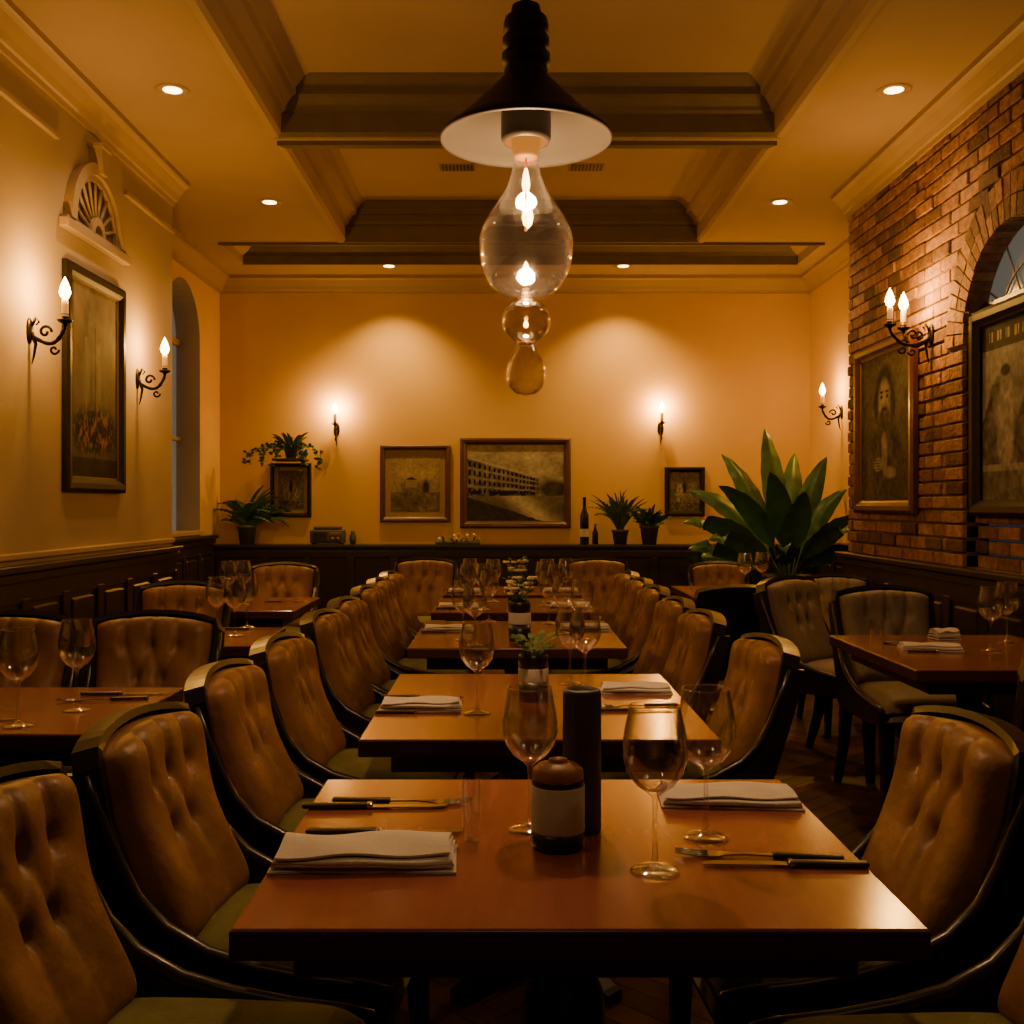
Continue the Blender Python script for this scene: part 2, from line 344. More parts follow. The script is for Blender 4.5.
# ------------------------------------------------------------ chairs
def chair_mesh(back,seat,name):
    b=B(); hw=0.208
    x0,z0,x1,z1=-0.20,0.44,-0.350,0.850
    def P(u,v,t):
        wv=hw*(0.86+0.14*v)
        cx=x0+(x1-x0)*v-0.03*math.sin(math.pi*v)+0.028*abs(u)**2.2*(0.6+0.4*v)
        return (cx+t*0.94,u*wv,z0+(z1-z0)*v-0.024*u*u*v+t*0.34)
    def puff(u,v):
        e=(1-abs(u)**8)*(1-abs(2*v-1)**10); e=max(e,0)**0.5
        q=0
        for (bu,bv) in ((-0.45,0.72),(0.0,0.72),(0.45,0.72),(-0.22,0.46),(0.22,0.46)):
            r2=((u-bu)/0.13)**2+((v-bv)/0.08)**2; q-=0.012*math.exp(-r2*1.4)
        for bu in (-0.45,0.0,0.45):
            q-=0.012*math.exp(-((u-bu-0.03*math.sin(7*v))**2)/0.003)*max(0,min(1,(v-0.62)*5))
        for (ax,av,cx_,cv) in ((-0.45,0.72,-0.22,0.46),(0,0.72,-0.22,0.46),(0,0.72,0.22,0.46),(0.45,0.72,0.22,0.46),(-0.22,0.46,-0.3,0.0),(0.22,0.46,0.3,0.0)):
            dx,dv=cx_-ax,cv-av; t=max(0,min(1,((u-ax)*dx+(v-av)*dv)/(dx*dx+dv*dv))); dd=(u-ax-t*dx)**2+((v-av-t*dv)*1.6)**2
            q-=0.007*math.exp(-dd/0.004)*(1 if cv>0 else max(0,1-t))
        w=0.004*math.sin(u*9+5.0*v)*math.sin(v*5)
        return e*(0.082+w+q)
    b.grid(lambda i,j:P((-1+2*i)*0.985,j,0.008+puff(-1+2*i,j)),48,36,back)
    b.grid(lambda i,j:P(-1+2*i,j,-0.002),12,10,'frame')
    b.grid(lambda i,j:P((-1+2*i)*1.02,j*1.0,-0.026),12,10,'frame')
    path=[P(-1.04,0.0,0),P(-1.04,0.35,0),P(-1.04,0.7,0),P(-1.04,0.96,0),P(-0.99,1.03,0)]+[P(-0.97+1.94*i/12,1.035,0) for i in range(1,12)]+[P(0.99,1.03,0),P(1.04,0.96,0),P(1.04,0.7,0),P(1.04,0.35,0),P(1.04,0.0,0)]
    def ribbon(path,hx,hy):
        pts=[Vector(p) for p in path]; n=len(pts); V=[];Fs=[]
        fw=Vector((0.94,0,0.34))
        for i in range(n):
            t=(pts[min(i+1,n-1)]-pts[max(i-1,0)]).normalized(); s=t.cross(fw).normalized()
            for (a,c) in ((-1,-1),(-0.6,1),(0.6,1),(1,-1)): V.append(pts[i]+s*hx*a*1+fw*hy*c)
        for i in range(n-1):
            for j in range(4): Fs.append((i*4+j,i*4+(j+1)%4,(i+1)*4+(j+1)%4,(i+1)*4+j))
        Fs+= [(0,1,2,3),((n-1)*4+3,(n-1)*4+2,(n-1)*4+1,(n-1)*4)]
        b.add(V,Fs,'frame')
    ribbon(path,0.013,0.026)
    fr=[(-0.318,0.80),(-0.292,0.72),(-0.262,0.645),(-0.225,0.575),(-0.17,0.520),(-0.09,0.478),(0.0,0.455),(0.10,0.440),(0.20,0.432),(0.245,0.425),(0.252,0.41)]
    lo=[(0.25,0.365),(0.10,0.355),(-0.10,0.355),(-0.235,0.37),(-0.265,0.47),(-0.308,0.60),(-0.350,0.74),(-0.362,0.80)]
    for s in (-1,1):
        y=s*(hw+0.010); poly=fr+lo
        b.prism(poly,'frame','y',y-0.011,y+0.011)
        b.tube([(p[0],y,p[1]) for p in fr],[0.011,0.012,0.014,0.015,0.016,0.016,0.015,0.014,0.013,0.012,0.010],'frame',8)
    b.box(0.225,0.252,-hw,hw,0.355,0.42,'frame',0.006); b.box(-0.25,-0.22,-hw,hw,0.355,0.45,'frame',0.004)
    b.box(-0.23,0.235,-hw,hw,0.36,0.39,'frame')
    def seatf(i,j):
        u=-1+2*i; v=-1+2*j; e=max((1-abs(u)**7)*(1-abs(v)**7),0)**0.45
        return (0.015+u*0.245,v*(hw-0.002),0.385+0.090*e+0.014*(1-u*u)*(1-v*v))
    b.grid(seatf,22,22,seat)
    def leg(x,y,dx,dy,top,r0=0.024,r1=0.014):
        V=[];Fs=[]
        for i,(zz,r) in enumerate(((top,r0),(top*0.5,(r0+r1)/2),(0,r1))):
            f=1-zz/top; f=f*f*0.7+0.3*f
            for (a,c) in ((-1,-1),(1,-1),(1,1),(-1,1)): V.append((x+dx*f+a*r,y+dy*f+c*r,zz))
        for i in range(2):
            for j in range(4): Fs.append((i*4+j,i*4+(j+1)%4,(i+1)*4+(j+1)%4,(i+1)*4+j))
        Fs+=[(0,1,2,3),(11,10,9,8)]; b.add(V,Fs,'frame')
    for s in (-1,1):
        leg(0.225,s*0.19,0.015,s*0.01,0.37); leg(-0.235,s*0.19,-0.09,s*0.01,0.37)
    return b.mesh(name)
ch_t=chair_mesh('leather','olive','dining_chair'); ch_g=chair_mesh('grey','grey','upholstered_armchair')
PI=math.pi
for i,y in enumerate((1.60,2.13,2.80,3.40,4.20,4.80,5.50,6.1,6.72)):
    place(ch_t,'dining_chair',(-0.49 if i==0 else (-0.435 if i<3 else -0.415),y,0),-0.07+random.uniform(-0.03,0.03))
for i,y in enumerate((1.55,2.10,3.38,4.20,4.80,5.50,6.1,6.72)):
    place(ch_t,'dining_chair',((0.67,0.62,0.53,0.48,0.47,0.47,0.47,0.47)[i],y,0),PI+0.06+random.uniform(-0.03,0.03))
for (x,y) in ((-0.58,7.42),(0.68,7.42),(-1.27,3.52),(-1.78,3.50),(-1.62,5.02),(-1.5,6.78)): place(ch_t,'dining_chair',(x,y,0),-PI/2+random.uniform(-.04,.04),1.04)
place(ch_g,'upholstered_armchair',(1.78,4.60,0),-PI/2+0.02,1.05)
place(ch_g,'upholstered_armchair',(1.70,5.24,0),-0.85,1.06)
place(ch_g,'upholstered_armchair',(2.00,6.1,0),-PI/2)
place(ch_t,'dining_chair',(1.60,7.56,0),-PI/2)
place(ch_t,'dining_chair',(1.60,3.02,0),PI/2-0.1,1.06)
place(ch_t,'dining_chair',(1.18,5.9,0),PI/2+0.15)
# ------------------------------------------------------------ tables
def table(x0,x1,y0,y1):
    b=B(); w=x1-x0; d=y1-y0
    b.box(-w/2,w/2,-d/2,d/2,0.708,0.7485,'edge',0.004,seg=2)
    b.box(-w/2+0.003,w/2-0.003,-d/2+0.003,d/2-0.003,0.745,0.75,'table',0.0015,seg=1)
    b.box(-w/2+0.07,w/2-0.07,-d/2+0.07,d/2-0.07,0.655,0.709,'edge',0.004,seg=1)
    b.lathe([(0.10,0.655),(0.075,0.63),(0.05,0.60),(0.045,0.55),(0.065,0.50),(0.07,0.44),(0.05,0.38),(0.04,0.30),(0.05,0.22),(0.07,0.17),(0.075,0.10),(0.06,0.07)],'frame',seg=24)
    for k in range(4):
        a=k*PI/2+PI/4; m=Matrix.Rotation(a,4,'Z')
        b.prism([(0.0,0.16),(0.06,0.15),(0.16,0.085),(0.27,0.035),(0.29,0.03),(0.29,0.0),(0.24,0.0),(0.12,0.035),(0.0,0.06)],'frame','y',-0.028,0.028,mtx=m)
    o=b.obj('dining_table',((x0+x1)/2,(y0+y1)/2,0)); return o
T1=(X(228,1.359),X(932,1.359),1.359,D(779))
tabs=[T1,(-0.345,0.508,2.46,3.42),(-0.377,0.473,4.04,4.98),(-0.38,0.475,5.38,6.2),(-0.38,0.475,6.42,7.12)]
for t in tabs: table(*t)
side=[(-1.82,-0.97,2.52,3.17),(-1.80,-0.985,4.10,4.72),(-1.85,-1.10,5.45,6.25),(1.37,2.14,3.50,4.44),(1.13,1.85,6.25,7.15)]
for t in side: table(*t)
# ------------------------------------------------------------ tableware
def glass_mesh():
    b=B(); b.lathe([(0.0001,0.0015),(0.034,0.001),(0.036,0.0025),(0.030,0.005),(0.012,0.009),(0.0045,0.016),(0.0036,0.04),(0.0034,0.09),(0.0045,0.108),(0.012,0.116),(0.028,0.127),(0.041,0.145),(0.0475,0.166),(0.0475,0.185),(0.044,0.208),(0.039,0.232),(0.038,0.242)],'glass',seg=36,capt=False)
    b.lathe([(0.0001,0.118),(0.012,0.1195),(0.027,0.130),(0.0395,0.147),(0.0455,0.166),(0.0455,0.185),(0.042,0.208),(0.0375,0.232),(0.0368,0.242)],'glass',seg=36,capt=False)
    b.tube([(0.0375*math.cos(a),0.0375*math.sin(a),0.242) for a in [2*PI*i/32 for i in range(33)]],0.0012,'glass',6)
    return b.mesh('wine_glass',False)
GM=glass_mesh()
def wg(x,y,s=1.0): place(GM,'wine_glass',(x,y,0.75),0,s)
for px,py,s in ((530,830,1),(655,872,1.03),(706,838,1.02),(477,714,1),(585,690,1),(570,684,0.98),(463,640,1),(475,646,1),(489,622,1),(549,624,1),(563,634,1),(556,611,1),(484,610,1),(544,606,1),(547,602,1),(493,602,1),(582,640,1),(468,611,1),(470,601,1),(566,601,1)):
    d=D(py); wg(X(px,d),d,s)
for px,py in ((18,727),(77,711),(217,634),(235,636),(247,628),(991,651),(1007,643),(745,592),(762,590),(228,606),(243,605)):
    d=D(py); wg(X(px,d),d)
def fork_mesh():
    b=B(); cs=[(-0.105,0.007,0.002),(-0.09,0.0085,0.002),(-0.03,0.005,0.0035),(0.02,0.0035,0.004),(0.045,0.006,0.003),(0.055,0.0115,0.002),(0.068,0.0125,0.002)]
    V=[];Fs=[]
    for x,w,z in cs: V+=[(x,-w,z),(x,-w,z+0.0025),(x,w,z+0.0025),(x,w,z)]
    for i in range(len(cs)-1):
        for j in range(4): Fs.append((i*4+j,i*4+(j+1)%4,(i+1)*4+(j+1)%4,(i+1)*4+j))
    Fs+=[(0,1,2,3),tuple(len(cs)*4-4+j for j in (3,2,1,0))]; b.add(V,Fs,'steel')
    b.box(-0.112,-0.018,-0.0075,0.0075,0.001,0.009,'handle',0.0035,seg=3)
    for k in range(4):
        y=-0.0108+k*0.0072; b.tube([(0.066,y,0.003),(0.085,y,0.004),(0.112,y*0.92,0.007)],[0.0018,0.0017,0.0008],'steel',6)
    return b.mesh('table_fork')
def knife_mesh():
    b=B(); b.box(-0.115,-0.01,-0.008,0.008,0.001,0.009,'handle',0.0035,seg=3); b.box(-0.014,-0.004,-0.0085,0.0085,0.001,0.0095,'steel',0.003,seg=2)
    b.prism([(-0.012,-0.006),(0.0,-0.0095),(0.09,-0.010),(0.108,-0.006),(0.115,0.003),(0.112,0.006),(-0.012,0.006)],'steel','z',0.003,0.0046)
    return b.mesh('table_knife')
def napkin_mesh(w=0.26,d=0.12):
    b=B()
    prof=[]; th=0.0028; zz=0.0
    lay=4
    for l in range(lay):
        a,c=(-d/2+0.002*l,d/2-0.004*l) if l%2==0 else (d/2-0.004*(l-1),-d/2+0.002*(l+1))
        for i in range(9):
            t=i/8; prof.append((a+(c-a)*t,zz+0.0035*math.sin(PI*t)*(0.3+0.35*l)))
        sgn=1 if c>a else -1
        if l<lay-1: prof.append((c+sgn*0.0035,zz+0.0030))
        zz+=0.0062
    V=[];Fs=[];nx=24;npf=len(prof)
    for i in range(nx+1):
        u=i/nx; x=-w/2+w*u
        for (y,z) in prof:
            lay_i=z/0.0062
            off=0.004*math.sin(5*u+1.3*lay_i)+0.002*math.sin(11*u+lay_i)
            zr=0.0012*math.sin(9*u+y*40)*(lay_i*0.6)
            V.append((x+0.003*lay_i*(1-2*u),y+off,max(0.0004,z+0.0008+zr)))
    for i in range(nx):
        for j in range(npf-1): Fs.append((i*npf+j,i*npf+j+1,(i+1)*npf+j+1,(i+1)*npf+j))
    b.add(V,Fs,'napkin',True)
    b.add([(x,y,z+th) for x,y,z in V],Fs,'napkin',True)
    N0=len(V); E=[]
    for i in range(nx):
        for j in (0,npf-1): E.append((i*npf+j,(i+1)*npf+j,(i+1)*npf+j+N0,i*npf+j+N0))
    for j in range(npf-1):
        for i in (0,nx): E.append((i*npf+j,i*npf+j+1,i*npf+j+1+N0,i*npf+j+N0))
    b.add(V+[(x,y,z+th) for x,y,z in V],E,'napkin',True)
    return b.mesh('folded_napkin')
FM,KM,NM=fork_mesh(),knife_mesh(),napkin_mesh()
place(FM,'table_fork',(-0.19,1.935,0.75),-0.03,1.15); place(KM,'table_knife',(-0.235,1.905,0.75),0.03,1.15)
place(KM,'table_knife',(-0.20,1.755,0.75),0.02,1.15)
place(NM,'folded_napkin',(-0.215,1.625,0.75),0.03,(1.08,1.05,1.2))
place(NM,'folded_napkin',(0.415,1.955,0.75),-0.06,(0.98,1.0,0.9))
place(FM,'table_fork',(0.395,1.635,0.75),PI-0.12,1.15); place(KM,'table_knife',(0.425,1.597,0.75),PI-0.04,1.1)
def setting(x,y,side=1,rz=0):
    place(NM,'folded_napkin',(x,y,0.75),rz,(0.85,0.9,0.9)); place(FM,'table_fork',(x,y+0.10,0.75),rz+(0 if side<0 else PI)); place(KM,'table_knife',(x-0.01,y+0.135,0.75),rz)
    place(KM,'table_knife',(x+0.0,y-0.09,0.75),rz)
setting(-0.228,2.86,-1,0.03); place(NM,'folded_napkin',(0.385,3.10,0.75),-0.05,(0.80,0.9,0.9)); place(KM,'table_knife',(0.34,2.80,0.75),0.05); place(FM,'table_fork',(0.36,2.86,0.75),PI+.05)
for i,(a,c,d,e) in enumerate(tabs[2:]):
    o_=0.10 if i==0 else -0.15
    setting(a+0.13,(d+e)/2+o_,-1); setting(c-0.12,(d+e)/2+o_+0.04,1)
place(FM,'table_fork',(-1.13,2.95,0.75),PI+0.15,1.1); place(KM,'table_knife',(-1.10,3.04,0.75),0.05,1.1); place(KM,'table_knife',(-1.35,2.66,0.75),0.2,1.0)
place(KM,'table_knife',(-1.12,4.64,0.75),0.1); place(FM,'table_fork',(-1.25,5.95,0.75),0.1)
setting(1.62,4.0,1,-0.2); place(NM,'folded_napkin',(1.80,4.30,0.75),0.2,(0.4,0.6,1.6)); place(FM,'table_fork',(1.98,3.75,0.75),0.3)
def leaf(b,base,ang,L,Wd,k,elev=0.8,droop=1.0,nseg=7,fold=0.25,stem=0.0,nac=4,face=None,fw=0.9,rip=0.004):
    p=Vector(base); e=elev; pts=[];dirs=[]
    N=nseg; 
    for i in range(N+1):
        dr=Vector((math.cos(ang)*math.cos(e),math.sin(ang)*math.cos(e),math.sin(e))); pts.append(p.copy()); dirs.append(dr); p=p+dr*L/N; e-=droop*1.3/N*(0.3+i/N)
    side0=Vector((-math.sin(ang),math.cos(ang),0))
    def fn(i,j):
        ii=i*N; a=min(int(ii),N-1); f=ii-a; c=pts[a].lerp(pts[a+1],f); side=side0
        if face is not None:
            s2=dirs[a].cross(face)
            if s2.length>0.05:
                s2.normalize()
                if s2.dot(side0)<0: s2=-s2
                side=(side0*(1.25-fw)+s2*fw).normalized()
        up=side.cross(dirs[a])
        if i<stem: w=Wd*0.03
        else:
            t=(i-stem)/(1-stem); w=Wd*0.5*max(0.02,(math.sin(PI*t**0.85))**0.75)
        u=-1+2*j
        return tuple(c+side*u*w-up*(-abs(u))*w*fold+up*rip*math.sin(46*i)*abs(u))
    b.grid(fn,N*2,nac,k)
def jar(x,y,flowers=0,h=0.143,r=0.0425):
    b=B()
    l0=0.20 if not flowers else 0.42
    b.lathe([(r*0.9,0),(r,0.004),(r,h*l0)],'black',seg=32); b.lathe([(r*1.01,h*l0),(r*1.015,h*l0+0.002),(r*1.015,h*0.70),(r*1.0,h*0.71)],'label',seg=32)
    b.lathe([(r,h*0.70),(r*0.99,h*0.76),(r*0.93,h*0.79)] if not flowers else [(r,h*0.70),(r,h*0.97),(r*0.9,h),(r*0.85,h*0.9),(0.0001,h*0.85)],'black',seg=32)
    if not flowers:
        b.lathe([(r*0.95,h*0.77),(r*0.98,h*0.80),(r*0.95,h*0.88),(r*0.75,h*0.93),(r*0.45,h*0.955),(r*0.32,h*0.97),(r*0.36,h*0.99),(0.0001,h)],'cork',seg=32)
        return b.obj('lidded_jar',(x,y,0.75))
    for i in range(34):
        a=random.uniform(0,2*PI); l=random.uniform(0.03,0.09)*(1.3 if flowers==1 else 0.7); s=random.uniform(0.2,0.6)
        p1=(0.6*r*math.cos(a)+l*s*math.cos(a)*0.6,0.6*r*math.sin(a)+l*s*math.sin(a)*0.6,h*0.9+l)
        b.tube([(0.5*r*math.cos(a),0.5*r*math.sin(a),h*0.9),p1],0.0012,'leafd',5)
        if i%2==0 and flowers==1: 
            for k in range(5):
                b.sphere((p1[0]+0.011*math.cos(k*1.26),p1[1]+0.011*math.sin(k*1.26),p1[2]),0.011,'flower',8,0.6)
            b.sphere((p1[0],p1[1],p1[2]+0.003),0.005,'cork',6)
        else: leaf(b,p1,a,0.035,0.018,'leafd',0.6)
    return b.obj('flower_jar',(x,y,0.75))
jar(X(558,1.69),1.69); jar(0.080,2.96,2,0.13,0.042); jar(0.06,4.28,1,0.16,0.045); jar(0.06,5.9,1,0.15,0.045)
b=B(); b.lathe([(0.031,0),(0.0325,0.003),(0.0325,0.232),(0.031,0.238),(0.027,0.24),(0.0265,0.234),(0.0001,0.232)],'pep',seg=36); b.obj('dark_canister',(X(582,1.775),1.775,0.75))
b=B(); b.lathe([(0.0001,0.002),(0.013,0.002),(0.016,0.05),(0.0165,0.10)],'glass',seg=24,capt=False); b.obj('bud_vase',(-0.055,1.72,0.75),fix=False)
b=B(); b.lathe([(0.0001,0.002),(0.022,0.002),(0.025,0.05),(0.026,0.08)],'glass',seg=24,capt=False); b.obj('water_tumbler',(1.52,4.30,0.75),fix=False)
# ------------------------------------------------------------ pendant lamp
b=B()
b.lathe([(0.0075,0.27),(0.0075,1.2)],'shade',seg=10); 
b.lathe([(0.008,0.34),(0.035,0.325),(0.04,0.30),(0.052,0.295),(0.056,0.28),(0.056,0.262),(0.05,0.258),(0.05,0.25),(0.058,0.246),(0.058,0.222),(0.051,0.218),(0.051,0.21),(0.060,0.206),(0.060,0.18),(0.053,0.176),(0.056,0.15),(0.075,0.13),(0.11,0.095),(0.150,0.055),(0.19,0.022),(0.212,0.003),(0.214,-0.004)],'shade',seg=56,capb=False,capt=False)
b.lathe([(0.214,-0.004),(0.210,-0.008),(0.207,-0.002),(0.185,0.016),(0.147,0.046),(0.105,0.085),(0.07,0.118),(0.045,0.125)],'shadein',seg=56,capb=False,capt=False)
b.lathe([(0.045,0.125),(0.058,0.10),(0.062,0.05),(0.062,0.0),(0.058,-0.012),(0.052,-0.012)],'shade',seg=36,capb=False,capt=False)
b.lathe([(0.052,-0.012),(0.050,0.03),(0.0001,0.03)],'amber',seg=36,capb=False,capt=False)
b.lathe([(0.0001,0.03),(0.036,0.03),(0.036,-0.02),(0.03,-0.045),(0.028,-0.05),(0.0001,-0.05)],'amber',seg=32)
def tear(z0,z1,R,neck,mtx=None):
    H=z0-z1; prof=[]
    for i in range(33):
        t=i/32
        if t<0.62: r=neck+(R-neck)*(0.5-0.5*math.cos(PI*min(1,(t/0.62)**1.25)))
        else: r=R*math.sqrt(max(0,1-((t-0.62)/0.38)**2.3))
        prof.append((max(r,0.0001),z0-H*t))
    return prof
b.lathe(tear(-0.03,-0.405,0.117,0.030),'lampglass',seg=56,capb=False)
b.lathe(tear(-0.034,-0.401,0.113,0.028),'lampglass',seg=56,capb=False)
for o_ in (0,0.003):
    b.lathe([(0.022-o_,-0.405),(0.040-o_,-0.411),(0.054-o_,-0.425),(0.061-o_,-0.445),(0.060-o_,-0.465),(0.052-o_,-0.482),(0.038-o_,-0.496),(0.022-o_,-0.508)],'lampglass',seg=40,capb=False,capt=False)
    b.lathe([(0.022-o_,-0.508),(0.028-o_,-0.522),(0.040-o_,-0.545),(0.047-o_,-0.565),(0.049-o_,-0.582),(0.047-o_,-0.602),(0.040-o_,-0.619),(0.026-o_,-0.632),(0.0001,-0.638+o_)],'lampglass',seg=40,capb=False)
b.lathe([(0.012,-0.400),(0.02,-0.404),(0.02,-0.410),(0.012,-0.414)],'brass',seg=20); b.lathe([(0.012,-0.503),(0.02,-0.506),(0.02,-0.511),(0.012,-0.514)],'brass',seg=20)
b.tube([(0,0,-0.04),(0,0,-0.23)],0.003,'brass',8)
def flameprof(h,r): return [(0.0001,0),(r*0.7,h*0.12),(r,h*0.32),(r*0.8,h*0.55),(r*0.4,h*0.8),(0.0001,h)]
b.lathe(flameprof(0.075,0.010),'bulb',(0,0,-0.14),16); b.lathe(flameprof(0.085,0.014),'bulb',(0.004,0,-0.225),16); b.lathe(flameprof(0.04,0.011),'bulb',(0.0,0,-0.345),14); b.lathe(flameprof(0.02,0.006),'bulb',(0.0,0,-0.47),10)
PD=2.6; pen=b.obj('pendant_lamp',(X(526,PD),PD,Z(138,PD)),fix=False)
light('POINT','pendant_light',(0,0,-0.19),50,(1,0.57,0.24),0.035,pen)
b=B(); b.lathe([(0.06,3.36),(0.06,3.345),(0.03,3.32),(0.01,3.31)],'shade',(0,0,0),24)
b.obj('ceiling_rose',(X(526,PD),PD,0))
# ------------------------------------------------------------ downlights
b=B(); b.lathe([(0.045,0.0),(0.062,-0.004),(0.080,-0.006),(0.086,0.0)],'cream',seg=32,capb=False,capt=False); b.lathe([(0.0001,-0.002),(0.046,-0.002)],'lens',seg=32,capt=False)
DM=b.mesh('recessed_downlight',False)
WARM=(1,0.60,0.26)
for (x,y,e,sp) in ((-1.65,5.21,32,110),(1.93,5.21,28,110),(-1.6,7.14,38,115),(1.87,7.14,36,115),(-1.0,9.05,130,112),(1.02,9.05,130,112),(-1.65,3.0,18,115),(1.93,3.0,15,115),(-1.2,0.9,22,110),(1.4,0.9,17,110)):
    o=place(DM,'recessed_downlight',(x,y,ZC-0.001)); light('SPOT','spot',(0,0,-0.02),e,(1,0.54,0.13) if y>9 else WARM,0.035,o,sp,0.8)
for px in (457,586):
    b=B(); w,d=0.12,0.075; b.box(-w,w,-d,d,-0.004,0.0,'vent',0.001,seg=1)
    for i in range(9):
        xx=-w+0.018+i*0.0245; b.box(xx,xx+0.014,-d+0.015,d-0.015,-0.007,-0.002,'iron')
    dd=7.15; b.obj('ceiling_vent',(X(px,dd),dd,ZC+0.240))
# ------------------------------------------------------------ sconces
def sconce_mesh(arms,reach=0.16):
    b=B(); 
    b.lathe([(0.0001,-0.012),(0.02,-0.012),(0.028,-0.006),(0.03,0.0)],'iron',seg=24,mtx=Matrix.Translation((0,0,-0.14))@Matrix.Rotation(-PI/2,4,'X')@Matrix.Diagonal((1,2.0,1,1)))
    for (ax,ry) in arms:
        pts=[(0,-0.01,-0.16)]
        for i in range(1,13):
            t=i/12; pts.append((ax*t,-0.01-(ry-0.01)*t-0.015*math.sin(PI*t),-0.16-0.05*math.sin(PI*t*0.9)+0.05*t*t))
        b.tube(pts,[0.011-0.003*abs(math.sin(i*1.4)) for i in range(13)],'iron',8)
        cp=[(ax*0.45+0.0,-ry*0.45-0.03*math.cos(a)*(1-a/9),-0.145+0.03*math.sin(a)*(1-a/9)) for a in [i*0.5 for i in range(14)]]
        b.tube(cp,0.007,'iron',6)
        cp=[(ax*0.7,-ry*0.7-0.022*math.cos(a)*(1-a/9),-0.225-0.022*math.sin(a)*(1-a/9)) for a in [i*0.5 for i in range(14)]]
        b.tube(cp,0.006,'iron',6)
        b.lathe([(0.006,-0.125),(0.01,-0.11),(0.03,-0.10),(0.036,-0.092),(0.03,-0.094),(0.016,-0.096),(0.014,-0.07),(0.017,-0.065)],'iron',(ax,-ry,0),20)
        b.lathe([(0.0145,-0.09),(0.0145,-0.005),(0.012,0.0),(0.0001,0.0)],'candle',(ax,-ry,0),16)
        b.lathe(flameprof(0.105,0.026),'flame',(ax,-ry,-0.002),14)
    b.tube([(0,-0.012,-0.15),(0,-0.03,-0.20),(0,-0.022,-0.25),(0,-0.012,-0.29)],[0.01,0.008,0.006,0.002],'iron',8)
    b.tube([(0,-0.012,-0.12),(0,-0.03,-0.08),(0,-0.045,-0.10),(0,-0.03,-0.115)],[0.007,0.006,0.005,0.003],'iron',8)
    return b.mesh('candle_sconce')
S1=sconce_mesh([(0,0.16)]); S2=sconce_mesh([(-0.05,0.13),(0.05,0.24)]); S3=sconce_mesh([(0,0.09)])
def sconce(me,loc,rz,arms,e):
    o=place(me,'candle_sconce',loc,rz)
    for (ax,ry) in arms: light('POINT','candle_light',(ax,-ry,0.05),e,(1,0.45,0.07),0.018,o)
SE=26.0
sconce(S1,(XL,4.70,2.22),PI/2,[(0,0.16)],SE); sconce(S1,(XL,6.08,2.17),PI/2,[(0,0.16)],SE*0.8)
sconce(S2,(XR-0.005,5.62,2.35),-PI/2,[(-0.05,0.13),(0.05,0.24)],SE*0.6); sconce(S1,(XRB,8.6,2.20),-PI/2,[(0,0.16)],SE*0.7)
sconce(S3,(X(335,9.41),YB,Z(413,9.4)),0,[(0,0.09)],SE*0.8); sconce(S3,(X(662,9.41),YB,Z(412,9.4)),0,[(0,0.09)],SE*0.8)
